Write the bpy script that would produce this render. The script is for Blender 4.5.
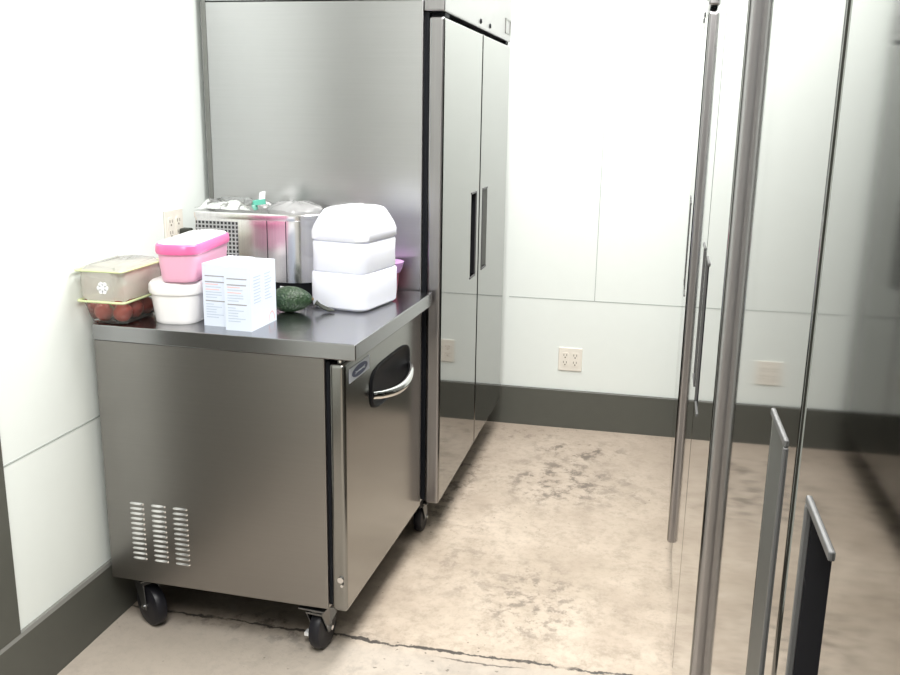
import bpy, bmesh, math, random
from mathutils import Vector, Matrix
random.seed(7)
PI = math.pi
S = bpy.context.scene
for o in list(bpy.data.objects):
    bpy.data.objects.remove(o)

# ------------------------------------------------------------------ camera
CAM = Vector((1.5255, -4.3501, 1.5049))
F_PX, YAW, PITCH, ROLL = 919.38, 0.21875, -0.23963, 0.0164
fw = Vector((-math.sin(YAW) * math.cos(PITCH), math.cos(YAW) * math.cos(PITCH), math.sin(PITCH)))
rt = Vector((math.cos(YAW), math.sin(YAW), 0))
up = rt.cross(fw)
r2 = rt * math.cos(ROLL) + up * math.sin(ROLL)
u2 = up * math.cos(ROLL) - rt * math.sin(ROLL)
cd = bpy.data.cameras.new('camera')
cam = bpy.data.objects.new('camera', cd)
S.collection.objects.link(cam)
cam.matrix_world = Matrix((
    (r2.x, u2.x, -fw.x, CAM.x), (r2.y, u2.y, -fw.y, CAM.y), (r2.z, u2.z, -fw.z, CAM.z), (0, 0, 0, 1)))
cd.sensor_fit = 'HORIZONTAL'
cd.sensor_width = 36.0
cd.lens = F_PX / 900 * 36.0
cd.clip_start = 0.01
S.camera = cam

# ------------------------------------------------------------------ light
w = bpy.data.worlds.new('world')
S.world = w
w.use_nodes = True
w.node_tree.nodes['Background'].inputs[0].default_value = (0.9, 0.95, 1, 1)
w.node_tree.nodes['Background'].inputs[1].default_value = 0.3
CEIL = 2.75


def area(name, loc, sx, sy, power, col=(1, 0.97, 0.93)):
    ld = bpy.data.lights.new(name, 'AREA')
    ld.shape = 'RECTANGLE'
    ld.size, ld.size_y = sx, sy
    ld.energy = power
    ld.color = col
    o = bpy.data.objects.new(name, ld)
    o.location = loc
    S.collection.objects.link(o)
    return o


area('ceiling_light_back', (1.25, -1.3, CEIL - 0.03), 0.7, 1.8, 58, (1, 0.985, 0.96))
area('ceiling_light_front', (1.2, -4.0, CEIL - 0.03), 0.7, 1.8, 72, (1, 0.985, 0.96))
S.view_settings.view_transform = 'Standard'
S.view_settings.look = 'None'
S.view_settings.gamma = 1
S.view_settings.use_curve_mapping = False
S.view_settings.exposure = 0.46


# ------------------------------------------------------------------ materials
def nmat(name):
    m = bpy.data.materials.new(name)
    m.use_nodes = True
    return m, m.node_tree, m.node_tree.nodes['Principled BSDF']


def plain(name, col, rough=0.5, metal=0.0, noise=0.04, **kw):
    m, t, b = nmat(name)
    b.inputs['Roughness'].default_value = rough
    b.inputs['Metallic'].default_value = metal
    n = t.nodes.new('ShaderNodeTexNoise')
    n.inputs['Scale'].default_value = 18
    tc = t.nodes.new('ShaderNodeTexCoord')
    t.links.new(tc.outputs['Object'], n.inputs['Vector'])
    r = t.nodes.new('ShaderNodeValToRGB')
    r.color_ramp.elements[0].color = tuple(c * (1 - noise) for c in col) + (1,)
    r.color_ramp.elements[1].color = tuple(min(1, c * (1 + noise)) for c in col) + (1,)
    t.links.new(n.outputs['Fac'], r.inputs['Fac'])
    t.links.new(r.outputs['Color'], b.inputs['Base Color'])
    for k, v in kw.items():
        b.inputs[k].default_value = v
    return m


def steel(name, col, rough, scale=(2, 2, 300), bump=0.03, var=0.05):
    m, t, b = nmat(name)
    b.inputs['Metallic'].default_value = 1
    tc = t.nodes.new('ShaderNodeTexCoord')
    mp = t.nodes.new('ShaderNodeMapping')
    mp.inputs['Scale'].default_value = scale
    n = t.nodes.new('ShaderNodeTexNoise')
    n.inputs['Scale'].default_value = 1.0
    n.inputs['Detail'].default_value = 3
    t.links.new(tc.outputs['Object'], mp.inputs['Vector'])
    t.links.new(mp.outputs['Vector'], n.inputs['Vector'])
    r = t.nodes.new('ShaderNodeValToRGB')
    r.color_ramp.elements[0].color = tuple(c * (1 - var) for c in col) + (1,)
    r.color_ramp.elements[1].color = tuple(min(1, c * (1 + var)) for c in col) + (1,)
    r.color_ramp.elements[0].position = 0.3
    r.color_ramp.elements[1].position = 0.7
    t.links.new(n.outputs['Fac'], r.inputs['Fac'])
    t.links.new(r.outputs['Color'], b.inputs['Base Color'])
    mr = t.nodes.new('ShaderNodeMapRange')
    mr.inputs['To Min'].default_value = rough * 0.9
    mr.inputs['To Max'].default_value = rough * 1.1
    t.links.new(n.outputs['Fac'], mr.inputs['Value'])
    t.links.new(mr.outputs['Result'], b.inputs['Roughness'])
    bp = t.nodes.new('ShaderNodeBump')
    bp.inputs['Strength'].default_value = bump
    bp.inputs['Distance'].default_value = 0.001
    t.links.new(n.outputs['Fac'], bp.inputs['Height'])
    t.links.new(bp.outputs['Normal'], b.inputs['Normal'])
    return m


M = {}
M['door_steel'] = steel('door_steel', (0.235, 0.235, 0.226), 0.055, (3, 120, 3), 0.002, 0.02)
M['panel_steel'] = steel('panel_steel', (0.27, 0.268, 0.258), 0.19, (3, 300, 3), 0.004, 0.03)
M['side_steel'] = steel('side_steel', (0.46, 0.46, 0.465), 0.3, (3, 3, 220), 0.010, 0.02)
M['body_steel'] = steel('body_steel', (0.295, 0.283, 0.272), 0.34, (3, 3, 220), 0.008, 0.015)
M['worktop_steel'] = steel('worktop_steel', (0.36, 0.36, 0.37), 0.22, (4, 260, 4), 0.02, 0.05)
M['edge_steel'] = steel('edge_steel', (0.34, 0.33, 0.335), 0.3, (200, 200, 3), 0.01, 0.04)
M['bright_steel'] = steel('bright_steel', (0.76, 0.75, 0.75), 0.2, (200, 200, 3), 0.03, 0.06)
M['chrome'] = plain('chrome', (0.8, 0.8, 0.8), 0.08, 1.0)
M['gasket'] = plain('gasket_rubber', (0.008, 0.009, 0.012), 0.6, 0, 0.04, **{'Specular IOR Level': 0.15})
M['black'] = plain('black_plastic', (0.008, 0.008, 0.010), 0.5, 0, 0.04, **{'Specular IOR Level': 0.15})
M['grey_handle'] = plain('grey_handle_metal', (0.22, 0.22, 0.21), 0.35, 0.8)
M['frame'] = plain('handle_frame_grey', (0.075, 0.075, 0.075), 0.45)
M['tyre'] = plain('caster_rubber', (0.012, 0.012, 0.016), 0.4, 0, 0.04, **{'Specular IOR Level': 0.3})
M['zinc'] = plain('zinc', (0.2, 0.2, 0.2), 0.4, 1.0)
M['wall'] = plain('white_wall_panel', (0.82, 0.87, 0.84), 0.42, 0, 0.012)
M['ceiling'] = plain('ceiling_white', (0.82, 0.82, 0.80), 0.8)
M['frontwall'] = plain('front_wall_paint', (0.72, 0.71, 0.70), 0.6)
M['seam'] = plain('panel_seam', (0.42, 0.46, 0.44), 0.6)
M['base'] = plain('grey_baseboard', (0.088, 0.09, 0.077), 0.5, 0, 0.06)
M['base_lip'] = plain('grey_baseboard_lip', (0.2, 0.2, 0.185), 0.5, 0, 0.06)
M['outlet'] = plain('cream_outlet_plastic', (0.83, 0.79, 0.71), 0.4)
M['slot'] = plain('socket_slot', (0.2, 0.17, 0.14), 0.6)
M['white'] = plain('white_plastic', (0.86, 0.86, 0.86), 0.35, 0, 0.01)
M['white_tub'] = plain('white_tub_plastic', (0.94, 0.93, 0.93), 0.35, 0, 0.01)
M['jug'] = plain('milky_plastic', (0.82, 0.84, 0.92), 0.35, 0, 0.02)
M['jug'].node_tree.nodes['Principled BSDF'].inputs['Subsurface Weight'].default_value = 0.9
M['jug'].node_tree.nodes['Principled BSDF'].inputs['Subsurface Radius'].default_value = (0.09, 0.09, 0.1)
M['pink'] = plain('pale_pink_plastic', (0.86, 0.46, 0.62), 0.32, 0, 0.02)
M['hotpink'] = plain('hot_pink_plastic', (0.84, 0.17, 0.40), 0.32, 0, 0.02)
M['carton'] = plain('pale_blue_card', (0.74, 0.81, 0.93), 0.5, 0, 0.01)
M['print_grey'] = plain('print_grey', (0.33, 0.33, 0.36), 0.6)
M['print_pink'] = plain('print_pink', (0.85, 0.55, 0.55), 0.6)
M['print_light'] = plain('print_light', (0.52, 0.6, 0.72), 0.6)
M['print_white'] = plain('print_white', (0.85, 0.87, 0.9), 0.6)
M['purple'] = plain('purple_plastic', (0.62, 0.35, 0.68), 0.4)
M['berry'] = plain('berry_jam', (0.35, 0.06, 0.12), 0.35)
M['greenrim'] = plain('pale_green_rim', (0.66, 0.75, 0.42), 0.35)
M['stem'] = plain('stem_brown', (0.16, 0.11, 0.05), 0.7)
M['calyx'] = plain('tomato_calyx', (0.12, 0.25, 0.06), 0.6)
M['badge'] = plain('badge_silver', (0.62, 0.66, 0.74), 0.4, 0.3)
M['badge_blue'] = plain('badge_blue', (0.03, 0.045, 0.13), 0.35)
M['tag_green'] = plain('teal_tag', (0.1, 0.42, 0.32), 0.4)
M['tomato'] = plain('tomato_skin', (0.50, 0.06, 0.035), 0.28, 0, 0.15)
M['net'] = plain('dark_net', (0.05, 0.055, 0.045), 0.7)


def bumpy(name, col, col2, scale):
    m, t, b = nmat(name)
    tc = t.nodes.new('ShaderNodeTexCoord')
    v = t.nodes.new('ShaderNodeTexVoronoi')
    v.inputs['Scale'].default_value = scale
    t.links.new(tc.outputs['Object'], v.inputs['Vector'])
    r = t.nodes.new('ShaderNodeValToRGB')
    r.color_ramp.elements[0].color = col2 + (1,)
    r.color_ramp.elements[1].color = col + (1,)
    t.links.new(v.outputs['Distance'], r.inputs['Fac'])
    t.links.new(r.outputs['Color'], b.inputs['Base Color'])
    bp = t.nodes.new('ShaderNodeBump')
    bp.inputs['Strength'].default_value = 0.6
    bp.inputs['Distance'].default_value = 0.003
    bp.invert = True
    t.links.new(v.outputs['Distance'], bp.inputs['Height'])
    t.links.new(bp.outputs['Normal'], b.inputs['Normal'])
    b.inputs['Roughness'].default_value = 0.4
    return m


M['avocado'] = bumpy('avocado_skin', (0.010, 0.028, 0.012), (0.035, 0.075, 0.03), 150)


def film(name, tint, opacity, rough=0.08):
    m = bpy.data.materials.new(name)
    m.use_nodes = True
    t = m.node_tree
    t.nodes.clear()
    out = t.nodes.new('ShaderNodeOutputMaterial')
    tr = t.nodes.new('ShaderNodeBsdfTransparent')
    tr.inputs[0].default_value = (0.96, 0.97, 0.96, 1)
    gl = t.nodes.new('ShaderNodeBsdfGlossy')
    gl.inputs['Roughness'].default_value = rough
    df = t.nodes.new('ShaderNodeBsdfDiffuse')
    df.inputs[0].default_value = tint + (1,)
    tl = t.nodes.new('ShaderNodeBsdfTranslucent')
    tl.inputs[0].default_value = tint + (1,)
    dm = t.nodes.new('ShaderNodeMixShader')
    dm.inputs[0].default_value = 0.5
    t.links.new(df.outputs[0], dm.inputs[1])
    t.links.new(tl.outputs[0], dm.inputs[2])
    fr = t.nodes.new('ShaderNodeFresnel')
    fr.inputs[0].default_value = 1.45
    n = t.nodes.new('ShaderNodeTexNoise')
    n.inputs['Scale'].default_value = 35
    n.inputs['Detail'].default_value = 4
    tc = t.nodes.new('ShaderNodeTexCoord')
    t.links.new(tc.outputs['Object'], n.inputs['Vector'])
    bp = t.nodes.new('ShaderNodeBump')
    bp.inputs['Strength'].default_value = 0.5
    bp.inputs['Distance'].default_value = 0.004
    t.links.new(n.outputs['Fac'], bp.inputs['Height'])
    for s in (gl, fr):
        t.links.new(bp.outputs['Normal'], s.inputs['Normal'])
    m1 = t.nodes.new('ShaderNodeMixShader')
    m1.inputs[0].default_value = opacity
    t.links.new(tr.outputs[0], m1.inputs[1])
    t.links.new(dm.outputs[0], m1.inputs[2])
    m2 = t.nodes.new('ShaderNodeMixShader')
    t.links.new(fr.outputs[0], m2.inputs[0])
    t.links.new(m1.outputs[0], m2.inputs[1])
    t.links.new(gl.outputs[0], m2.inputs[2])
    t.links.new(m2.outputs[0], out.inputs[0])
    return m


M['clear'] = film('clear_plastic', (0.8, 0.82, 0.76), 0.10)
M['wrap'] = film('clear_wrap', (0.6, 0.6, 0.6), 0.15, 0.1)
M['lidwrap'] = film('wrapped_lid_plastic', (0.85, 0.85, 0.86), 0.6, 0.1)
M['lidfilm'] = film('clamshell_plastic', (0.97, 0.99, 0.90), 0.72)


def floor_mat():
    m, t, b = nmat('worn_concrete')
    L = t.links.new
    tc = t.nodes.new('ShaderNodeTexCoord')
    P = tc.outputs['Object']

    def noise(scale, detail=6, rough=0.6, vec=P):
        n = t.nodes.new('ShaderNodeTexNoise')
        n.inputs['Scale'].default_value = scale
        n.inputs['Detail'].default_value = detail
        n.inputs['Roughness'].default_value = rough
        L(vec, n.inputs['Vector'])
        return n.outputs['Fac']

    def ramp(v, a, bb):
        r = t.nodes.new('ShaderNodeMapRange')
        r.interpolation_type = 'SMOOTHSTEP'
        r.inputs['From Min'].default_value = a
        r.inputs['From Max'].default_value = bb
        L(v, r.inputs['Value'])
        return r.outputs['Result']

    def math_(op, a, bb=None):
        n = t.nodes.new('ShaderNodeMath')
        n.operation = op
        for i, v in enumerate((a, bb)):
            if v is None:
                continue
            if isinstance(v, (int, float)):
                n.inputs[i].default_value = v
            else:
                L(v, n.inputs[i])
        return n.outputs[0]

    def mix(f, a, bb):
        n = t.nodes.new('ShaderNodeMix')
        n.data_type = 'RGBA'
        L(f, n.inputs['Factor'])
        for v, k in ((a, 6), (bb, 7)):
            if isinstance(v, tuple):
                n.inputs[k].default_value = v + (1,)
            else:
                L(v, n.inputs[k])
        return n.outputs[2]

    sep = t.nodes.new('ShaderNodeSeparateXYZ')
    L(P, sep.inputs[0])
    X, Y = sep.outputs['X'], sep.outputs['Y']
    mp = t.nodes.new('ShaderNodeMapping')
    mp.inputs['Scale'].default_value = (1.0, 0.85, 1)
    L(P, mp.inputs['Vector'])
    big = ramp(noise(1.7), 0.35, 0.68)
    mid = ramp(noise(4.2, 8, 0.65, mp.outputs['Vector']), 0.42, 0.70)
    fine = ramp(noise(38, 5, 0.7), 0.45, 0.75)
    c = mix(big, (0.61, 0.52, 0.425), (0.45, 0.375, 0.295))
    c = mix(math_('MULTIPLY', mid, 0.75), c, (0.40, 0.325, 0.255))
    mot = ramp(noise(13, 8, 0.75, mp.outputs['Vector']), 0.45, 0.72)
    c = mix(math_('MULTIPLY', mot, 0.9), c, (0.33, 0.27, 0.21))
    bk = math_('MULTIPLY', ramp(Y, -1.5, -0.1), 0.45)
    c = mix(bk, c, (0.37, 0.305, 0.255))
    c = mix(math_('MULTIPLY', fine, 0.6), c, (0.33, 0.27, 0.215))

    # dark worn patches, each a blob with a ragged edge
    def blob(cx, cy, rx, ry, strength, thr=(0.50, 0.62), sc=16):
        dx = math_('DIVIDE', math_('SUBTRACT', X, cx), rx)
        dy = math_('DIVIDE', math_('SUBTRACT', Y, cy), ry)
        d = math_('SQRT', math_('ADD', math_('MULTIPLY', dx, dx), math_('MULTIPLY', dy, dy)))
        fall = math_('SUBTRACT', 1.0, ramp(d, 0.3, 1.0))
        return math_('MULTIPLY', math_('MULTIPLY', fall, ramp(noise(sc, 7, 0.7, mp.outputs['Vector']), *thr)), strength)
    for a in ((1.25, -0.33, 0.30, 0.20, 0.85, (0.49, 0.60), 11), (1.2, -0.70, 0.34, 0.38, 0.85, (0.47, 0.62), 17), (0.95, -0.15, 0.3, 0.16, 0.5),
              (1.22, -1.72, 0.24, 0.36, 0.6, (0.49, 0.60), 22), (1.45, -0.75, 0.2, 0.3, 0.4), (0.75, -0.75, 0.16, 0.8, 0.8),
              (0.98, -1.55, 0.25, 0.3, 0.35), (1.0, -2.2, 0.5, 0.14, 0.5), (0.45, -2.05, 0.5, 0.14, 0.9)):
        c = mix(blob(*a), c, (0.13, 0.105, 0.085))
    # grime under the appliances
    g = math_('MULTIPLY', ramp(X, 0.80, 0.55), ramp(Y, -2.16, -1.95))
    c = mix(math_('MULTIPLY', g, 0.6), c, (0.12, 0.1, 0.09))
    # grey zone along the left wall / front edge
    g2 = math_('MULTIPLY', ramp(Y, -2.02, -2.12), 0.55)
    c = mix(g2, c, (0.46, 0.42, 0.375))
    # specks
    sp = ramp(noise(60, 2, 0.5), 0.665, 0.72)
    c = mix(math_('MULTIPLY', sp, math_('MULTIPLY', ramp(noise(3.1), 0.5, 0.6), 0.7)), c, (0.10, 0.085, 0.07))
    # long crack across the slab
    wob = math_('MULTIPLY', math_('SUBTRACT', noise(5, 6, 0.6), 0.5), 0.055)
    wob2 = math_('MULTIPLY', math_('SUBTRACT', noise(40, 3, 0.6), 0.5), 0.022)
    dcr = math_('ABSOLUTE', math_('ADD', math_('ADD', math_('ADD', Y, 2.047), wob), wob2))
    wid = math_('MULTIPLY', ramp(noise(7, 4), 0.4, 0.7), 0.006)
    cr = math_('SUBTRACT', 1.0, ramp(math_('SUBTRACT', dcr, wid), 0.0015, 0.006))
    cr = math_('MULTIPLY', cr, math_('MULTIPLY', ramp(noise(9), 0.3, 0.5), 0.92))
    c = mix(cr, c, (0.035, 0.03, 0.027))
    d2 = math_('ABSOLUTE', math_('ADD', math_('ADD', math_('ADD', Y, 2.085), wob), math_('MULTIPLY', wob2, 0.6)))
    c2 = math_('MULTIPLY', math_('SUBTRACT', 1.0, ramp(d2, 0.001, 0.006)), math_('MULTIPLY', ramp(X, 0.98, 1.06), ramp(X, 1.27, 1.2)))
    c = mix(math_('MULTIPLY', c2, 0.8), c, (0.05, 0.042, 0.036))
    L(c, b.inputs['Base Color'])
    b.inputs['Roughness'].default_value = 0.55
    bp = t.nodes.new('ShaderNodeBump')
    bp.inputs['Strength'].default_value = 0.15
    bp.inputs['Distance'].default_value = 0.004
    L(fine, bp.inputs['Height'])
    L(bp.outputs['Normal'], b.inputs['Normal'])
    return m


M['floor'] = floor_mat()


def grid_mat():
    """dark perforated grille with pale wires"""
    m, t, b = nmat('grille_mesh')
    tc = t.nodes.new('ShaderNodeTexCoord')
    sep = t.nodes.new('ShaderNodeSeparateXYZ')
    t.links.new(tc.outputs['Object'], sep.inputs[0])
    fs = []
    for ax in ('X', 'Z'):
        a = t.nodes.new('ShaderNodeMath')
        a.operation = 'MULTIPLY'
        a.inputs[1].default_value = 78
        t.links.new(sep.outputs[ax], a.inputs[0])
        f = t.nodes.new('ShaderNodeMath')
        f.operation = 'FRACT'
        t.links.new(a.outputs[0], f.inputs[0])
        g = t.nodes.new('ShaderNodeMath')
        g.operation = 'LESS_THAN'
        g.inputs[1].default_value = 0.36
        t.links.new(f.outputs[0], g.inputs[0])
        fs.append(g.outputs[0])
    mx = t.nodes.new('ShaderNodeMath')
    mx.operation = 'MAXIMUM'
    t.links.new(fs[0], mx.inputs[0])
    t.links.new(fs[1], mx.inputs[1])
    mix = t.nodes.new('ShaderNodeMix')
    mix.data_type = 'RGBA'
    mix.inputs[6].default_value = (0.012, 0.012, 0.014, 1)
    mix.inputs[7].default_value = (0.42, 0.43, 0.43, 1)
    t.links.new(mx.outputs[0], mix.inputs['Factor'])
    t.links.new(mix.outputs[2], b.inputs['Base Color'])
    b.inputs['Roughness'].default_value = 0.45
    return m


M['grille'] = grid_mat()


# ------------------------------------------------------------------ mesh helpers
def box(bm, x0, x1, y0, y1, z0, z1):
    v = [bm.verts.new((x, y, z)) for z in (z0, z1) for y in (y0, y1) for x in (x0, x1)]
    for f in ((0, 2, 3, 1), (4, 5, 7, 6), (0, 1, 5, 4), (2, 6, 7, 3), (0, 4, 6, 2), (1, 3, 7, 5)):
        bm.faces.new([v[i] for i in f])
    return v


def loft(bm, rings, cap0=True, cap1=True, closed=True):
    vs = [[bm.verts.new(p) for p in r] for r in rings]
    n = len(vs[0])
    for a, b in zip(vs, vs[1:]):
        for i in range(n if closed else n - 1):
            j = (i + 1) % n
            bm.faces.new((a[i], a[j], b[j], b[i]))
    if cap0:
        bm.faces.new(vs[0][::-1])
    if cap1:
        bm.faces.new(vs[-1])
    return vs


def rrect(hx, hy, r, z, n=6, cx=0, cy=0):
    r = min(r, hx - 1e-4, hy - 1e-4)
    out = []
    for sx, sy, s in ((1, 1, 0), (-1, 1, 1), (-1, -1, 2), (1, -1, 3)):
        for k in range(n + 1):
            t = (s + k / n) * PI / 2
            out.append((cx + sx * (hx - r) + r * math.cos(t), cy + sy * (hy - r) + r * math.sin(t), z))
    return out


def lathe(bm, prof, n=32, axis='z', c=(0, 0, 0)):
    rings = []
    for r, h in prof:
        ring = []
        for k in range(n):
            t = 2 * PI * k / n
            a, b = r * math.cos(t), r * math.sin(t)
            p = {'z': (a, b, h), 'y': (a, h, -b), 'x': (h, a, b)}[axis]
            ring.append((p[0] + c[0], p[1] + c[1], p[2] + c[2]))
        rings.append(ring)
    loft(bm, rings)


def tube(bm, pts, r, n=10, flat=1.0):
    pts = [Vector(p) for p in pts]
    rings = []
    for i, p in enumerate(pts):
        d = (pts[min(i + 1, len(pts) - 1)] - pts[max(i - 1, 0)]).normalized()
        a = Vector((0, 0, 1)) if abs(d.z) < 0.9 else Vector((1, 0, 0))
        u = d.cross(a).normalized()
        v = u.cross(d)
        rr = r[i] if isinstance(r, (list, tuple)) else r
        rings.append([p + u * rr * math.cos(2 * PI * k / n) + v * rr * flat * math.sin(2 * PI * k / n) for k in range(n)])
    loft(bm, rings)


def obj(name, bm, mat, parent=None, bevel=0.0, seg=2, smooth=False, loc=None, rotz=None):
    bmesh.ops.recalc_face_normals(bm, faces=bm.faces)
    me = bpy.data.meshes.new(name)
    bm.to_mesh(me)
    bm.free()
    me.materials.append(M[mat] if isinstance(mat, str) else mat)
    o = bpy.data.objects.new(name, me)
    S.collection.objects.link(o)
    if parent:
        o.parent = parent
    if loc:
        o.location = loc
    if rotz is not None:
        o.rotation_euler.z = rotz
    if smooth or bevel:
        for p in me.polygons:
            p.use_smooth = True
    if bevel:
        b = o.modifiers.new('bevel', 'BEVEL')
        b.width = bevel
        b.segments = seg
        b.limit_method = 'ANGLE'
        b.angle_limit = math.radians(35)
        b.harden_normals = True
    elif smooth:
        a = math.radians(40)
        for e in me.edges:
            pass
        me.set_sharp_from_angle(angle=a)
    return o


def B(*boxes):
    bm = bmesh.new()
    for b in boxes:
        box(bm, *b)
    return bm


def thing(name, label, cat, loc=(0, 0, 0), rotz=0, group=None):
    o = bpy.data.objects.new(name, None)
    S.collection.objects.link(o)
    o.empty_display_size = 0.1
    o.location = loc
    o.rotation_euler = (0, 0, rotz)
    tag(o, label, cat, group)
    return o


def tag(o, label, cat, group=None):
    o['label'] = label
    o['category'] = cat
    if group:
        o['group'] = group
    return o


def struct(name, bm, mat, label, cat, bevel=0):
    o = obj(name, bm, mat, None, bevel)
    o['kind'] = 'structure'
    o['label'] = label
    o['category'] = cat
    return o


def kids(o):
    return [c for c in bpy.data.objects if c.parent == o]


def dup(o, parent=None):
    c = o.copy()
    S.collection.objects.link(c)
    if parent:
        c.parent = parent
    for k in kids(o):
        dup(k, c)
    return c


# ------------------------------------------------------------------ the room
XR, YF = 2.62, -6.6
struct('floor', B((-0.1, XR + .1, YF - .1, 0.1, -0.1, 0)), 'floor', 'worn stained beige concrete floor with a crack', 'floor')
struct('ceiling', B((-0.1, XR + .1, YF - .1, 0.1, CEIL, CEIL + .1)), 'ceiling', 'white ceiling', 'ceiling')
struct('wall_left', B((-0.1, 0, YF - .1, 0.1, 0, CEIL)), 'wall', 'white panelled wall on the left', 'wall')
struct('wall_back', B((0, XR, 0, 0.1, 0, CEIL)), 'wall', 'white panelled wall at the far end', 'wall')
struct('wall_right', B((XR, XR + .1, YF, 0.1, 0, CEIL)), 'wall', 'white wall behind the right-hand refrigerators', 'wall')
struct('wall_front', B((0, XR, YF - .1, YF, 0, CEIL)), 'frontwall', 'grey wall behind the camera', 'wall')


def base_prof(along, length):
    bm = bmesh.new()
    return bm


HB = 0.1935
bm = bmesh.new()
loft(bm, [[(0, y, 0), (0.014, y, 0), (0.014, y, HB - 0.010), (0, y, HB - 0.010)] for y in (YF, -0.014)])
bl = struct('baseboard_left', bm, 'base', 'dark grey baseboard along the left wall', 'baseboard')
bm = bmesh.new()
loft(bm, [[(0, y, HB - 0.010), (0.014, y, HB - 0.010), (0.010, y, HB), (0, y, HB)] for y in (YF, -0.014)])
obj('lip', bm, 'base_lip', bl)
bm = bmesh.new()
loft(bm, [[(x, 0, 0), (x, -0.014, 0), (x, -0.014, HB - 0.004), (x, -0.010, HB), (x, 0, HB)] for x in (0, XR)])
struct('baseboard_back', bm, 'base', 'dark grey baseboard along the far wall', 'baseboard')
# seams between wall panels
HS = 0.6426
sb = struct('trim_1', B((0, 0.0012, -2.535, 0, HS - 0.002, HS + 0.002)), 'seam', 'thin level panel joint on the left wall', 'trim')
struct('trim_2', B((0.85, XR, -0.0012, 0, HS - 0.0018, HS + 0.0018)), 'seam', 'thin level panel joint on the far wall', 'trim')
bm = bmesh.new()
box(bm, 1.2600, 1.2632, -0.0012, 0, HS, CEIL)
struct('trim_3', bm, 'seam', 'thin upright panel joint on the far wall', 'trim')
# dark upright panel in front of the left wall
o = struct('trim_4', B((0, 0.012, -3.5, -2.535, HB + 0.001, 2.3)), 'base', 'dark grey upright panel on the left wall nearest the camera', 'trim', 0.002)
bm = bmesh.new()
lathe(bm, [(0.005, 0), (0.005, 0.002), (0.003, 0.003)], 12, 'x', (0.014, -2.63, 0.17))
obj('screw', bm, 'zinc', bl)

# ------------------------------------------------------------------ wall outlets (face along -y, origin at plate centre)
def outlet(label, loc, rotz):
    t = thing('wall_outlet', label, 'outlet', loc, rotz, 'double wall outlets')
    obj('cover_plate', B((-0.0575, 0.0575, -0.006, 0, -0.0575, 0.0575)), 'outlet', t, 0.003)
    for cx in (-0.024, 0.024):
        bm = bmesh.new()
        loft(bm, [[(p[0] + cx, -y, p[1]) for p in rrect(0.0165, 0.034, 0.010, 0)] for y in (0.006, 0.0078)])
        r = obj('receptacle', bm, 'outlet', t, smooth=True)
        bm = bmesh.new()
        for cz in (-0.018, 0.018):
            box(bm, cx - 0.0085, cx - 0.0055, -0.0084, -0.0076, cz - 0.001, cz + 0.009)
            box(bm, cx + 0.0055, cx + 0.0085, -0.0084, -0.0076, cz - 0.001, cz + 0.009)
            box(bm, cx - 0.003, cx + 0.003, -0.0084, -0.0076, cz - 0.011, cz - 0.005)
        obj('slots', bm, 'slot', r)
    return t


outlet('cream double wall outlet low on the far wall above the baseboard', (1.1022 + .0575, 0, 0.2915 + .0575), 0)
outlet('cream double wall outlet on the left wall above the tubs', (0, -1.645, 1.131), PI / 2)

# ------------------------------------------------------------------ casters
def caster_parts(parent, x, y, ztop, r, swivel, brake=False, half=0.016):
    """a swivel caster under (x, y); wheel touches z = 0"""
    c, s = math.cos(swivel), math.sin(swivel)

    def W(p):
        return (x + c * p[0] - s * p[1], y + s * p[0] + c * p[1], p[2])
    off = r * 0.45
    bm = bmesh.new()
    box(bm, -0.042, 0.042, -0.04, 0.04, ztop - 0.005, ztop)
    lathe(bm, [(0.026, ztop - 0.022), (0.03, ztop - 0.005)], 20)
    for q in (-1, 1):
        y0, y1 = sorted((q * (half + 0.003), q * (half + 0.0065)))
        top = ztop - 0.018
        pts = [(-0.028, top), (0.028, top), (off + 0.012, r - 0.010), (off - 0.012, r - 0.010)]
        loft(bm, [[(a, yy, b) for a, b in pts] for yy in (y0, y1)])
    box(bm, -0.028, 0.028, -(half + 0.0065), half + 0.0065, ztop - 0.024, ztop - 0.018)
    for v in bm.verts:
        v.co = W(v.co)
    cs = obj('caster', bm, 'zinc', parent, 0.001)
    bm = bmesh.new()
    lathe(bm, [(r * .45, -half), (r * .8, -half), (r * 0.94, -half * 0.82), (r, -half * 0.4), (r, half * 0.4), (r * 0.94, half * 0.82), (r * .8, half), (r * .45, half)],
          36, 'y', (off, 0, r))
    for v in bm.verts:
        v.co = W(v.co)
    obj('wheel', bm, 'tyre', cs, smooth=True)
    bm = bmesh.new()
    lathe(bm, [(0.007, -half - 0.012), (0.007, half + 0.012)], 12, 'y', (off, 0, r))
    for v in bm.verts:
        v.co = W(v.co)
    obj('axle', bm, 'chrome', cs, smooth=True)
    if brake:
        bm = bmesh.new()
        box(bm, off - 0.02, off + 0.002, half + 0.006, half + 0.032, r * 0.5, r * 0.5 + 0.012)
        for v in bm.verts:
            v.co = W(v.co)
        obj('brake_pedal', bm, 'white', cs, 0.002)


# ------------------------------------------------------------------ tall two-door refrigerators (front at local x = 0 facing +x)
RW, RD = 1.284, 0.826


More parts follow.
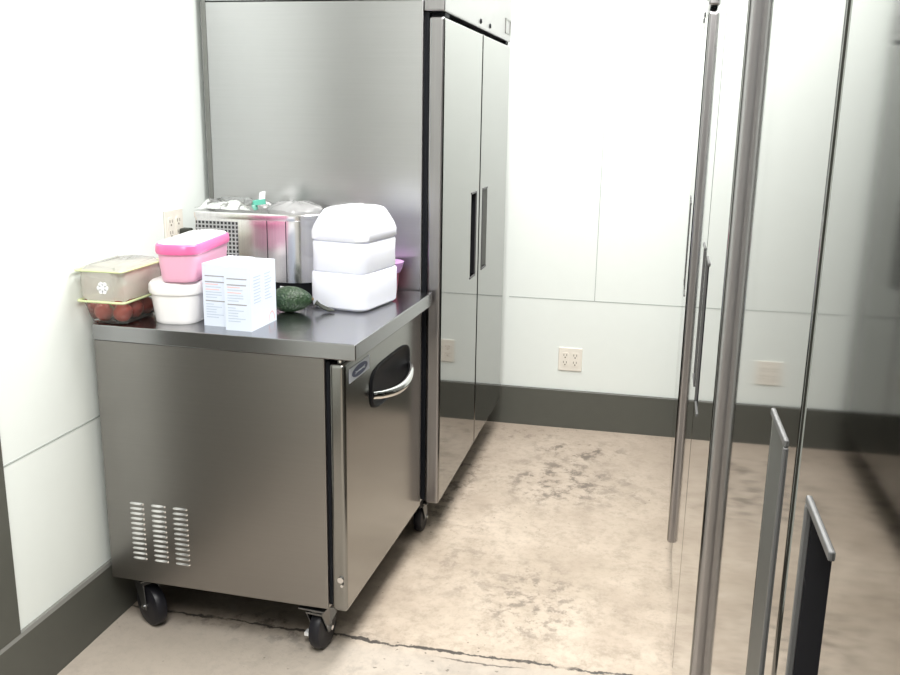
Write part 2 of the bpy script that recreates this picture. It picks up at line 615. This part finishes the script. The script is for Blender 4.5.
def door_mesh(y0, y1, z0, z1, th, hole):
    """slab x in [-th, 0] with a rectangular pocket opening (a0, a1, b0, b1) right through the front skin"""
    a0, a1, b0, b1 = hole
    bm = bmesh.new()
    ys, zs = [y0, a0, a1, y1], [z0, b0, b1, z1]
    g = [[bm.verts.new((0, y, z)) for y in ys] for z in zs]
    for i in range(3):
        for j in range(3):
            if i == 1 and j == 1:
                continue
            bm.faces.new((g[i][j], g[i][j + 1], g[i + 1][j + 1], g[i + 1][j]))
    bk = [bm.verts.new((-th, y, z)) for y, z in ((y0, z0), (y1, z0), (y1, z1), (y0, z1))]
    bm.faces.new(bk[::-1])
    rim = [g[0], [g[i][3] for i in range(4)], g[3][::-1], [g[i][0] for i in range(3, -1, -1)]]
    for k, row in enumerate(rim):
        bm.faces.new([bk[k]] + list(row) + [bk[(k + 1) % 4]] if False else [bk[(k + 1) % 4], bk[k]] + list(row))
    h = [bm.verts.new((-0.042, y, z)) for y, z in ((a0, b0), (a1, b0), (a1, b1), (a0, b1))]
    f = [g[1][1], g[1][2], g[2][2], g[2][1]]
    for k in range(4):
        bm.faces.new((f[k], f[(k + 1) % 4], h[(k + 1) % 4], h[k]))
    bm.faces.new(h)
    bmesh.ops.recalc_face_normals(bm, faces=bm.faces)
    lay = bm.edges.layers.float.new('bevel_weight_edge')
    for e in bm.edges:
        outer = all(abs(v.co.y - y0) < 1e-6 or abs(v.co.y - y1) < 1e-6 or abs(v.co.z - z0) < 1e-6 or abs(v.co.z - z1) < 1e-6 for v in e.verts)
        corner = len(e.link_faces) == 2 and e.link_faces[0].normal.angle(e.link_faces[1].normal, 0) > 0.6
        e[lay] = (1.0 if outer else 0.1) if corner else 0.0
    return bm


def make_fridge(label, loc, rotz, group):
    t = thing('reach_in_refrigerator', label, 'refrigerator', loc, rotz, group)
    hw = RW / 2
    xb = -0.068
    obj('cabinet', B((-RD, xb, -hw, hw, 0.158, 1.845)), 'side_steel', t, 0.004)
    obj('top_housing', B((-RD, xb, -hw, hw, 1.847, 2.04)), 'side_steel', t, 0.004)
    bm = B((-RD + 0.004, -RD + 0.02, -hw - 0.002, -hw + 0.01, 0.16, 2.03))
    obj('edge_strip', bm, 'grey_handle', t)
    obj('header', B((xb + 0.001, 0, -hw, hw, 1.811, 2.04)), 'edge_steel', t, 0.006, 3)
    # name plate frame on the header
    bm = bmesh.new()
    y0, y1, z0, z1 = 0.49, 0.62, 1.838, 1.90
    for b in ((0, .003, y0, y1, z0, z0 + .006), (0, .003, y0, y1, z1 - .006, z1), (0, .003, y0, y0 + .01, z0, z1), (0, .003, y1 - .01, y1, z0, z1)):
        box(bm, *b)
    npl = obj('name_plate', bm, 'grey_handle', t)
    for yy, zz in ((-0.06, 1.835), (0.13, 1.835)):
        bm = bmesh.new()
        lathe(bm, [(0.009, 0), (0.009, 0.003), (0.005, 0.005)], 14, 'x', (0, yy, zz))
        obj('lock', bm, 'gasket', t, smooth=True)
    z0, z1 = 0.163, 1.797
    for sgn in (-1, 1):
        ya, yb = (-hw + 0.001, -0.003) if sgn < 0 else (0.003, hw - 0.001)
        # pocket: 9 cm wide, starting 7.5 cm from the centre seam
        p0, p1 = (-0.165, -0.068) if sgn < 0 else (0.068, 0.165)
        d = obj('door', door_mesh(ya, yb, z0, z1, 0.052, (p0, p1, 0.893, 1.209)), 'door_steel', t, 0.011, 4)
        d.modifiers['bevel'].limit_method = 'WEIGHT'
        d.data.materials.append(M['edge_steel'])
        for p in d.data.polygons:
            if abs(p.normal.y) > 0.9 and abs(p.center.y) > 0.6:
                p.material_index = 1
        # scoop: pale ramp from the hinge side down to a black undercut at the seam side
        hinge, seam = (p0, p1) if sgn < 0 else (p1, p0)
        q = 0.002 * (1 if hinge < seam else -1)
        bm = bmesh.new()
        loft(bm, [[(-0.0006, hinge + 0.3 * q, z), (-0.036, seam - 6 * q, z), (-0.038, seam - 6 * q, z), (-0.038, hinge + 0.3 * q, z)] for z in (0.895, 1.207)])
        obj('handle', bm, 'grey_handle', d)
        bm = bmesh.new()
        loft(bm, [[(-0.0025, seam - q, z), (-0.0025, seam - 2 * q, z), (-0.037, seam - 5.5 * q, z), (-0.041, seam - q, z)] for z in (0.895, 1.207)])
        obj('handle_grip', bm, 'black', d)
        bm = bmesh.new()
        e0, e1 = (p0, p1 + 0.004) if seam > hinge else (p0 - 0.004, p1)
        for za, zb in ((0.886, 0.8935), (1.2085, 1.216)):
            box(bm, -0.003, 0.0025, e0, e1, za, zb)
        ss = 1 if seam > hinge else -1
        q0, q1 = sorted((seam - ss * 0.002, seam + ss * 0.005))
        box(bm, -0.003, 0.0025, q0, q1, 0.8935, 1.2085)
        obj('handle_frame', bm, 'frame', d, 0.0015)
        gk = B((xb + 0.0005, -0.0525, ya + 0.01, yb - 0.01, z0 + 0.01, z1 + 0.012))
        obj('gasket', gk, 'gasket', t)
        bm = B((-0.05, -0.006, sgn * (hw - 0.06) - 0.03, sgn * (hw - 0.06) + 0.03, 1.798, 1.810))
        obj('hinge', bm, 'gasket', t)
    obj('kick_plate', B((-RD + 0.02, -0.07, -hw + 0.01, hw - 0.01, 0.135, 0.158)), 'gasket', t)
    for cx in (-RD + 0.1, -0.095):
        for cy in (-hw + 0.10, hw - 0.10):
            caster_parts(t, cx, cy, 0.135, 0.055, PI / 2)
    return t


fr = make_fridge('tall two-door stainless refrigerator against the left wall behind the worktop',
                 (0.842, -0.782, 0), 0, 'tall two-door refrigerators')
for lab, x, y, m in (
        ('tall stainless refrigerator at right nearest the camera, its two upright handles low in view', 1.6570, -3.562, -0.010),
        ('tall mirror-like stainless refrigerator in the middle of the right-hand row', 1.6375, -2.2585, 0.008),
        ('tall stainless refrigerator at the far end of the right-hand row, next to the far wall', 1.6412, -0.885, 0.0222)):
    c = dup(fr)
    c.location = (x, y, 0)
    c.rotation_euler = (0, 0, PI - math.atan(m))
    c['label'] = lab

# ------------------------------------------------------------------ undercounter refrigerator
UX, UY, UR = 0.8185, -1.4414, -0.0239
UL, UN, UH = -0.765, -0.751, 0.928
un = thing('undercounter_refrigerator', 'low stainless worktop refrigerator on black casters holding tubs and cartons', 'refrigerator', (UX, UY, 0), UR)
obj('worktop', B((UL, 0, UN, -0.004, UH - 0.044, UH)), 'worktop_steel', un, 0.003)
obj('cabinet', B((UL, -0.088, UN + 0.005, -0.008, 0.165, UH - 0.0445)), 'body_steel', un, 0.003)
obj('gasket', B((-0.0878, -0.0785, UN + 0.018, -0.016, 0.175, 0.873)), 'gasket', un)
bm = B((-0.078, -0.033, UN + 0.005, -0.008, 0.162, 0.872))
ud = obj('door', bm, 'panel_steel', un, 0.012, 4)


def to_local(P):
    c, s = math.cos(UR), math.sin(UR)
    X, Y = P[0] - UX, P[1] - UY
    return (c * X + s * Y, -s * X + c * Y, P[2])


# recessed handle: black dished surround with a chrome bail
yc, zc = -0.355, 0.738
ring = []
N = 40


def hshape(k, sx=1.0):
    t = 2 * PI * k / N
    cx, sx_ = math.cos(t), math.sin(t)
    a = 0.192 * sx
    b = 0.064 * sx
    e = 0.5
    return (yc + a * math.copysign(abs(cx) ** e, cx), zc + b * math.copysign(abs(sx_) ** e, sx_))


bm = bmesh.new()
loft(bm, [[(x,) + hshape(k, s) for k in range(N)] for x, s in ((-0.034, 1.0), (-0.030, 1.0), (-0.0275, 0.97), (-0.0285, 0.92), (-0.0325, 0.86))])
uh = obj('handle_recess', bm, 'black', ud, smooth=True)
pts = []
for k in range(15):
    u = k / 14
    pts.append((-0.030 + 0.036 * math.sin(PI * u) ** 0.6, yc - 0.178 + 0.356 * u, zc - 0.012 - 0.018 * math.sin(PI * u)))
bm = bmesh.new()
tube(bm, pts, [0.009 + 0.004 * math.sin(PI * k / 14) for k in range(15)], 12, 1.25)
obj('handle_bar', bm, 'chrome', uh, smooth=True)
# badge
bm = B((-0.033, -0.0315, -0.712, -0.552, 0.811, 0.850))
bd = obj('badge', bm, 'badge', ud, 0.0006)
bm = bmesh.new()
loft(bm, [[(x, -0.632 + 0.062 * math.cos(2 * PI * k / 32), 0.8305 + 0.0155 * math.sin(2 * PI * k / 32)) for k in range(32)] for x in (-0.0316, -0.0311)])
obj('badge_oval', bm, 'badge_blue', bd)
bm = bmesh.new()
for q in range(2):
    pts = [(-0.0309, -0.670 + 0.076 * k / 10, 0.8265 + 0.006 * q + 0.004 * math.sin(PI * k / 10 + q * PI)) for k in range(11)]
    tube(bm, pts, 0.0013, 6)
obj('badge_mark', bm, 'badge', bd)
# hinges
bm = bmesh.new()
lathe(bm, [(0.010, 0.872), (0.010, 0.878), (0.006, 0.8815)], 14, 'z', (-0.052, UN + 0.028, 0))
obj('hinge', bm, 'chrome', un, smooth=True)
bm = bmesh.new()
lathe(bm, [(0.0085, UN - 0.001), (0.0085, UN + 0.006)], 14, 'y', (-0.050, 0, 0.262))
lathe(bm, [(0.004, UN - 0.004), (0.004, UN)], 10, 'y', (-0.045, 0, 0.247))
obj('door_clip', bm, 'bright_steel', ud, smooth=True)
bm = bmesh.new()
loft(bm, [[(-0.086, y, 0.170), (-0.070, y, 0.172), (-0.066, y, 0.158), (-0.086, y, 0.118)] for y in (UN + 0.008, UN + 0.012)])
obj('hinge_bracket', bm, 'zinc', un)
# louvred vent: three columns of twelve slots pressed out of the side panel
for x0, x1 in ((0.112, 0.157), (0.180, 0.226), (0.248, 0.294)):
    lx0, lx1 = to_local((x0, -2.193, 0))[0], to_local((x1, -2.193, 0))[0]
    bm = bmesh.new()
    ys = UN + 0.005
    for k in range(12):
        z = 0.2370 + k * 0.01545
        n = 10
        rings = []
        for i in range(n + 1):
            s = math.sin(PI * i / n) ** 0.4 if 0 < i < n else 0.12
            x = lx0 + (lx1 - lx0) * i / n
            rings.append([(x, ys + 0.0004, z), (x, ys - 0.0035 * s, z + 0.0002), (x, ys - 0.0035 * s, z + 0.0012), (x, ys + 0.0004, z + 0.0068)])
        loft(bm, rings)
    obj('vent_louver', bm, 'bright_steel', un)
obj('base_plate', B((UL + 0.03, -0.10, UN + 0.03, -0.03, 0.153, 0.165)), 'gasket', un)
for cx, cy, sw, br in ((UL + 0.067, UN + 0.072, -0.5, False), (-0.139, UN + 0.052, 1.5, True), (UL + 0.085, -0.07, 0.3, False), (-0.190, -0.10, 1.2, False)):
    caster_parts(un, cx, cy, 0.153, 0.064, sw, br, 0.019)


# ------------------------------------------------------------------ things on the worktop
TOP = UH


def tub(name, label, cat, body_mat, lid_mat, rim_mat, loc, rotz, hl, hw, h, lidh, group):
    t = thing(name, label, cat, loc, rotz, group)
    bm = bmesh.new()
    prof = [(0.80, 0.0), (0.84, 0.003), (0.86, 0.012), (0.93, h * 0.6), (0.97, h)]
    loft(bm, [rrect(hl - hw * (1 - s), hw * s, hw * 0.72 * s, z, 8) for s, z in prof])
    obj('tub_body', bm, body_mat, t, smooth=True)
    bm = bmesh.new()
    loft(bm, [rrect(hl + e, hw + e, hw * 0.8, h + z, 8) for e, z in ((-0.002, -0.004), (0.003, -0.004), (0.0045, 0.002), (0.0035, lidh * 0.8), (0.0, lidh))])
    rim = obj('lid', bm, rim_mat, t, smooth=True)
    bm = bmesh.new()
    loft(bm, [rrect(hl + e, hw + e, hw * 0.8, h + lidh + z, 8) for e, z in ((-0.001, -0.002), (-0.003, 0.003), (-0.010, 0.005), (-0.03, 0.0065))])
    obj('lid_panel', bm, lid_mat, rim, smooth=True)
    return t


tub('storage_tub', 'white oblong plastic tub with white lid, under the pink one', 'tub', 'white_tub', 'white', 'white_tub',
    (0.2365, -2.0, TOP), PI / 2 + 0.08, 0.128, 0.072, 0.088, 0.026, 'oblong ice cream tubs')
tub('storage_tub', 'pink oblong plastic tub with hot-pink rimmed white lid, stacked on the white tub', 'tub', 'pink', 'white', 'hotpink',
    (0.254, -1.985, TOP + 0.1208), PI / 2 + 0.13, 0.156, 0.058, 0.080, 0.023, 'oblong ice cream tubs')


def carton(label, loc, rotz, wd, dp, h, emblem):
    t = thing('carton', label, 'box', loc, rotz, 'pale printed cartons')
    bm = B((0.006, wd - 0.006, 0.01, dp * 0.48, h, h + 0.0008), (0.006, wd - 0.006, dp * 0.52, dp - 0.01, h, h + 0.0008))
    obj('top_flap', bm, 'print_white', t)
    # unreadable fine print as bars
    rnd = random.Random(3)
    e = -0.0006
    g, l, p = bmesh.new(), bmesh.new(), bmesh.new()
    box(g, 0.008, wd - 0.010, e, 0, h * 0.800, h * 0.816)
    box(g, 0.008, wd - 0.012, e, 0, h * 0.705, h * 0.722)
    box(g, 0.008, wd - 0.012, e, 0, h * 0.40, h * 0.417)
    for k in range(6):
        z = h * (0.67 - 0.042 * k)
        box(p if k in (0, 2) else l, 0.009, 0.009 + (wd - 0.02) * rnd.uniform(0.55, 1.0), e, 0, z, z + 0.0022)
    for k in range(6):
        z = h * (0.35 - 0.042 * k)
        box(l, 0.009, 0.009 + (wd - 0.02) * rnd.uniform(0.4, 0.9), e, 0, z, z + 0.0022)
    for k in range(9):
        z = h * (0.82 - 0.05 * k)
        box(l, wd, wd - e, 0.018, 0.018 + 0.045 * rnd.uniform(0.7, 1), z, z + 0.0022)
        box(l, wd, wd - e, 0.085, 0.085 + 0.045 * rnd.uniform(0.6, 1), z, z + 0.0022)
    bm = B((0, wd, 0, dp, 0, h))
    me = bpy.data.meshes.new('box_body')
    for i, src in enumerate((None, g, l, p)):
        if src:
            tmp = bpy.data.meshes.new('tmp')
            for f in src.faces:
                f.material_index = i
            src.to_mesh(tmp)
            src.free()
            bm.from_mesh(tmp)
            bpy.data.meshes.remove(tmp)
    bb = obj('box_body', bm, 'carton', t)
    for k in ('print_grey', 'print_light', 'print_pink'):
        bb.data.materials.append(M[k])
    if emblem:
        bm = bmesh.new()
        c = (dp * 0.80, h * 0.0)
        n = 14
        for k in range(n):
            a0, a1 = PI * k / n, PI * (k + 1) / n
            loft(bm, [[(x, c[0] + r * math.cos(a) * 0.8, 0.006 + r * math.sin(a) * 1.1) for r, a in ((0.021, a0), (0.0255, a0), (0.0255, a1), (0.021, a1))] for x in (wd, wd + 0.0006)])
        obj('emblem', bm, 'print_pink', t)
    return t


carton('pale blue printed carton beside the white tub, left of the pair', (0.334, -2.098, TOP), -0.05, 0.078, 0.150, 0.172, False)
carton('pale blue printed carton with pink arch on its side, right of the pair', (0.4145, -2.132, TOP), -0.03, 0.076, 0.155, 0.174, True)

# jug
jug = thing('plastic_jug', 'milky white ribbed plastic jug on the worktop', 'jug', (0.637, -1.704, TOP), -1.754)
bm = bmesh.new()
hl, hw = 0.113, 0.090
prof = [(-0.018, 0.0, .02), (-0.005, 0.002, .03), (0.004, 0.010, .035), (0.006, 0.04, .035), (0.006, 0.107, .035), (0.004, 0.1115, .035), (-0.0005, 0.1135, .035), (0.002, 0.116, .035),
        (0.003, 0.120, .035), (0.002, 0.16, .035), (0.003, 0.199, .035), (0.001, 0.203, .035), (-0.002, 0.2045, .035), (0.001, 0.206, .035), (0.005, 0.211, .035), (0.005, 0.232, .035), (0.000, 0.250, .035),
        (-0.010, 0.272, .035), (-0.019, 0.290, .035), (-0.024, 0.296, .035), (-0.034, 0.300, .035), (-0.06, 0.301, .03)]
loft(bm, [rrect(hl + e, hw + e, r, z, 8) for e, z, r in prof])
obj('jug_body', bm, 'jug', jug, smooth=True)
bm = bmesh.new()
tube(bm, [(-0.055, 0, 0.298), (-0.035, 0, 0.3005), (0.035, 0, 0.3005), (0.055, 0, 0.298)], [0.005, 0.006, 0.006, 0.005], 10)
obj('jug_handle', bm, 'jug', jug, smooth=True)

# purple tub behind the jug
pc = thing('jam_tub', 'small dark red tub with purple lid half hidden behind the white jug', 'tub', (0.672, -1.50, TOP))
bm = bmesh.new()
lathe(bm, [(0.038, 0), (0.046, 0.07)], 28)
obj('tub_body', bm, 'berry', pc, smooth=True)
bm = bmesh.new()
lathe(bm, [(0.049, 0.070), (0.054, 0.080), (0.060, 0.1), (0.061, 0.104), (0.02, 0.106)], 28)
obj('lid', bm, 'purple', pc, smooth=True)

# ice cream machine
mc = thing('ice_cream_machine', 'stainless steel countertop ice cream machine with side grille behind the tubs', 'ice cream machine', (0.288, -1.565, TOP))


def mach_ring(z, e=0.0, n=14):
    """left end square with small corners, right end a half drum"""
    xl, xr, hy = -0.207 - e, 0.205 + e, 0.096 + e
    r = hy
    out = []
    for k in range(n + 1):
        a = -PI / 2 + PI * k / n
        out.append((xr - r + r * math.cos(a), r * math.sin(a), z))
    rc = 0.018
    for k in range(5):
        a = PI / 2 + PI / 2 * k / 4
        out.append((xl + rc + rc * math.cos(a), hy - rc + rc * math.sin(a), z))
    for k in range(5):
        a = PI + PI / 2 * k / 4
        out.append((xl + rc + rc * math.cos(a), -hy + rc + rc * math.sin(a), z))
    return out


bm = bmesh.new()
loft(bm, [mach_ring(0.0, -0.012), mach_ring(0.045, -0.012)])
obj('base', bm, 'black', mc, smooth=True)
bm = bmesh.new()
loft(bm, [mach_ring(0.045), mach_ring(0.240)])
obj('housing', bm, 'bright_steel', mc, smooth=True)
bm = bmesh.new()
loft(bm, [mach_ring(0.240, 0.002), mach_ring(0.244, 0.003), mach_ring(0.257, 0.003), mach_ring(0.260, 0.0)])
obj('top_rim', bm, 'bright_steel', mc, smooth=True)
obj('vent_grille', B((-0.197, -0.055, -0.0985, -0.0955, 0.066, 0.232)), 'grille', mc)
bm = bmesh.new()
for xx in (0.045, 0.108):
    box(bm, xx - 0.0012, xx + 0.0012, -0.0968, -0.0955, 0.046, 0.239)
obj('panel_joint', bm, 'gasket', mc)
bm = bmesh.new()
prof = [(0.088, 0.259), (0.088, 0.268), (0.080, 0.278), (0.055, 0.288), (0.020, 0.292)]
lathe(bm, prof, 40, 'z', (0.105, 0, 0))
rl = random.Random(11)
for v in bm.verts:
    if v.co.z > 0.262:
        v.co += Vector((rl.uniform(-1, 1) * 0.003, rl.uniform(-1, 1) * 0.003, rl.uniform(-0.6, 1) * 0.005))
obj('lid', bm, 'lidwrap', mc, smooth=True)


# crumpled clear wrap lying over the machine's top
def crumple(name, x0, x1, y0, y1, h, mat, label, cat, loc, seed, nx=44, ny=22, drop=0.02):
    rnd = random.Random(seed)
    ks = [(rnd.uniform(-1, 1) * 60, rnd.uniform(-1, 1) * 60, rnd.uniform(0, 6.28), rnd.uniform(0.3, 1)) for _ in range(12)]
    bm = bmesh.new()
    g = []
    for j in range(ny + 1):
        row = []
        for i in range(nx + 1):
            u, v = i / nx, j / ny
            x, y = x0 + (x1 - x0) * u, y0 + (y1 - y0) * v
            s = sum(a * abs(math.sin(kx * x + ky * y + p)) for kx, ky, p, a in ks) / 8
            edge = min(u, 1 - u, v, 1 - v)
            z = h * (0.15 + s) * min(1, 0.25 + edge * 5) + 0.001
            row.append(bm.verts.new((x + rnd.uniform(-1, 1) * 0.002, y + rnd.uniform(-1, 1) * 0.002, z)))
        g.append(row)
    for a, b in zip(g, g[1:]):
        for i in range(nx):
            bm.faces.new((a[i], a[i + 1], b[i + 1], b[i]))
    o = obj(name, bm, mat, None, smooth=False, loc=loc)
    for p in o.data.polygons:
        p.use_smooth = True
    return tag(o, label, cat)


crumple('plastic_wrap', -0.205, 0.0, -0.09, 0.09, 0.036, 'wrap', 'crumpled clear plastic wrap on top of the ice cream machine', 'plastic wrap', (0.288, -1.565, TOP + 0.2605), 5)
# twist of clear bag with a teal tag
bt = thing('bag_clip', 'small teal and clear clip standing on the plastic wrap', 'clip', (0.285, -1.60, TOP + 0.285), 0.5)
bm = bmesh.new()
loft(bm, [[(-0.020, -0.007, -0.006), (0.018, -0.007, -0.001), (0.018, 0.007, -0.001), (-0.020, 0.007, -0.006)], [(-0.024, -0.006, 0.010), (0.016, -0.006, 0.017), (0.016, 0.006, 0.017), (-0.024, 0.006, 0.010)]])
obj('clip_body', bm, 'tag_green', bt, 0.002)
bm = bmesh.new()
loft(bm, [[(-0.004, -0.005, 0.012), (0.016, -0.005, 0.015), (0.016, 0.005, 0.015), (-0.004, 0.005, 0.012)], [(0.0, -0.004, 0.036), (0.018, -0.004, 0.040), (0.018, 0.004, 0.040), (0.0, 0.004, 0.036)]])
obj('clip_arm', bm, 'print_white', bt, 0.002)

# power plug of the machine in the left outlet, cord dropping behind
pl = thing('power_plug', 'dark grey power plug in the left wall outlet', 'plug', (0.0085, -1.607, 1.112))
obj('plug_body', B((0.0, 0.034, -0.016, 0.016, -0.013, 0.013)), 'net', pl, 0.004)
bm = bmesh.new()
tube(bm, [(0.03, 0, 0), (0.048, 0.006, -0.004), (0.058, 0.02, -0.03), (0.055, 0.03, -0.10), (0.05, 0.04, -0.178)], 0.004, 8)
obj('cord', bm, 'net', pl, smooth=True)


# avocado and the bag neck beside it
def avocado():
    bm = bmesh.new()
    prof = []
    n = 16
    for k in range(n + 1):
        t = PI * k / n
        r = 0.038 * math.sin(t) * (1 - 0.22 * math.cos(t) * -1 * 0.6)
        prof.append((max(r, 0.0008), -0.060 * math.cos(t)))
    lathe(bm, prof, 32, 'x', (0, 0, 0.0385))
    return bm


av = thing('avocado', 'dark green bumpy avocado lying beside the pale cartons', 'avocado', (0.496, -1.868, TOP), 0.30)
bm = avocado()
obj('flesh', bm, 'avocado', av, smooth=True)
bm = bmesh.new()
lathe(bm, [(0.005, 0.057), (0.004, 0.064)], 10, 'x', (0, 0, 0.0385))
obj('stem', bm, 'stem', av)
nb = thing('net_bag', 'twisted dark net bag neck trailing from the avocado towards the jug', 'net bag', (0.560, -1.846, TOP))
bm = bmesh.new()
tube(bm, [(0.002, 0.0, 0.028), (0.012, 0.004, 0.021), (0.026, 0.006, 0.012), (0.042, 0.004, 0.008), (0.058, 0.004, 0.006)], [0.012, 0.007, 0.009, 0.0075, 0.003], 9, 0.7)
obj('bag_neck', bm, 'net', nb, smooth=True)
# white paper strip behind the avocado
bm = bmesh.new()
loft(bm, [[(x, y, z + q) for q in (0.0, 0.008)] for x, y, z in ((0.43, -1.797, TOP + 0.053), (0.47, -1.798, TOP + 0.051), (0.50, -1.803, TOP + 0.036), (0.515, -1.812, TOP + 0.014), (0.519, -1.819, TOP + 0.001))], False, False, False)
ws = obj('paper_strip', bm, 'white', None)
sm = ws.modifiers.new('thick', 'SOLIDIFY')
sm.thickness = 0.002
tag(ws, 'curled white paper strip lying behind the avocado', 'paper strip')

# tomatoes in a clear clamshell
BC = (0.0815, -2.080)
cl = thing('produce_clamshell', 'clear plastic produce clamshell with pale green rims against the left wall', 'container', (BC[0], BC[1], TOP), 0.0)
bm = bmesh.new()
loft(bm, [rrect(hx, hy, 0.03, z, 6) for hx, hy, z in ((0.050, 0.080, 0.0), (0.057, 0.088, 0.005), (0.066, 0.106, 0.058), (0.068, 0.110, 0.066))], True, False)
obj('tray', bm, 'clear', cl, smooth=True)
bm = bmesh.new()
rg = rrect(0.0705, 0.1125, 0.010, 0.0675, 4)
tube(bm, rg + rg[:2], 0.0034, 6)
obj('tray_rim', bm, 'greenrim', cl, smooth=True)
bm = bmesh.new()
rnd = random.Random(2)
rings = []
for hx, hy, z in ((0.066, 0.111, 0.070), (0.067, 0.113, 0.095), (0.066, 0.114, 0.130), (0.066, 0.115, 0.150), (0.055, 0.10, 0.162)):
    rings.append([(x + rnd.uniform(-1, 1) * 0.0015, y + rnd.uniform(-1, 1) * 0.004, zz + rnd.uniform(-1, 1) * 0.004) for x, y, zz in rrect(hx, hy, 0.03, z, 6)])
loft(bm, rings, False, True)
obj('lid', bm, 'lidfilm', cl, smooth=True)
bm = bmesh.new()
rg = rrect(0.0705, 0.1165, 0.010, 0.152, 4)
tube(bm, rg + rg[:2], 0.0034, 6)
obj('lid_rim', bm, 'greenrim', cl, smooth=True)
# lid latch: little rosette of clear tabs
bm = bmesh.new()
lathe(bm, [(0.006, -0.003), (0.006, 0.002)], 12, 'y', (0.012, -0.1145, 0.107))
for k in range(6):
    a = 2 * PI * k / 6
    lathe(bm, [(0.0068, -0.002), (0.0068, 0.002)], 12, 'y', (0.012 + 0.0105 * math.cos(a), -0.1145, 0.107 + 0.0105 * math.sin(a)))
obj('lid_latch', bm, 'print_white', cl, smooth=True)

spots = [(-0.0275, -0.055, 0.0275, 0.0265), (0.0275, -0.054, 0.0280, 0.027), (-0.0275, 0.002, 0.0275, 0.0265), (0.0275, 0.003, 0.0275, 0.0265),
         (-0.0275, 0.059, 0.0275, 0.0265), (0.0275, 0.060, 0.0275, 0.0265), (0.030, -0.026, 0.0745, 0.026), (0.030, 0.032, 0.0750, 0.0265), (0.030, 0.0845, 0.072, 0.024), (0.030, 0.003, 0.1185, 0.0255), (0.030, 0.0585, 0.1205, 0.0250)]
labs = ['front left in the bottom of the clamshell', 'front right in the bottom of the clamshell, beside the white tub', 'middle left of the bottom layer', 'middle right of the bottom layer',
        'back left of the bottom layer', 'back right of the bottom layer', 'foremost of the second layer, beside the pink tub', 'middle of the second layer', 'rearmost of the second layer, nearest the outlet', 'on top of the pile under the clamshell lid, nearer the camera', 'on top of the pile under the clamshell lid, nearer the outlet']
bm = bmesh.new()
prof = [(0.0035, 0.80), (0.30, 0.88), (0.62, 0.78), (0.9, 0.45), (1.0, 0.0), (0.92, -0.45), (0.66, -0.78), (0.3, -0.92), (0.02, -0.93)]
lathe(bm, prof, 24)
tm = obj('tomato', bm, 'tomato', None, smooth=True)
bm = bmesh.new()
for k in range(5):
    a = 2 * PI * k / 5
    c, s = math.cos(a), math.sin(a)
    f = [bm.verts.new(p) for p in ((0.1 * -s, 0.1 * c, 0.90), (0.1 * s, -0.1 * c, 0.90), (0.5 * c, 0.5 * s, 0.93))]
    bm.faces.new(f)
cal = obj('calyx', bm, 'calyx', tm)
for i, (x, y, z, r) in enumerate(spots):
    o = tm if i == 0 else dup(tm)
    o.location = (BC[0] + x, BC[1] + y, TOP + z + 0.002)
    o.scale = (r, r, r)
    o.rotation_euler = (random.uniform(-1.2, 1.2), random.uniform(-1.2, 1.2), random.uniform(0, 6))
    tag(o, 'red tomato, ' + labs[i], 'tomato', 'tomatoes in the clamshell')
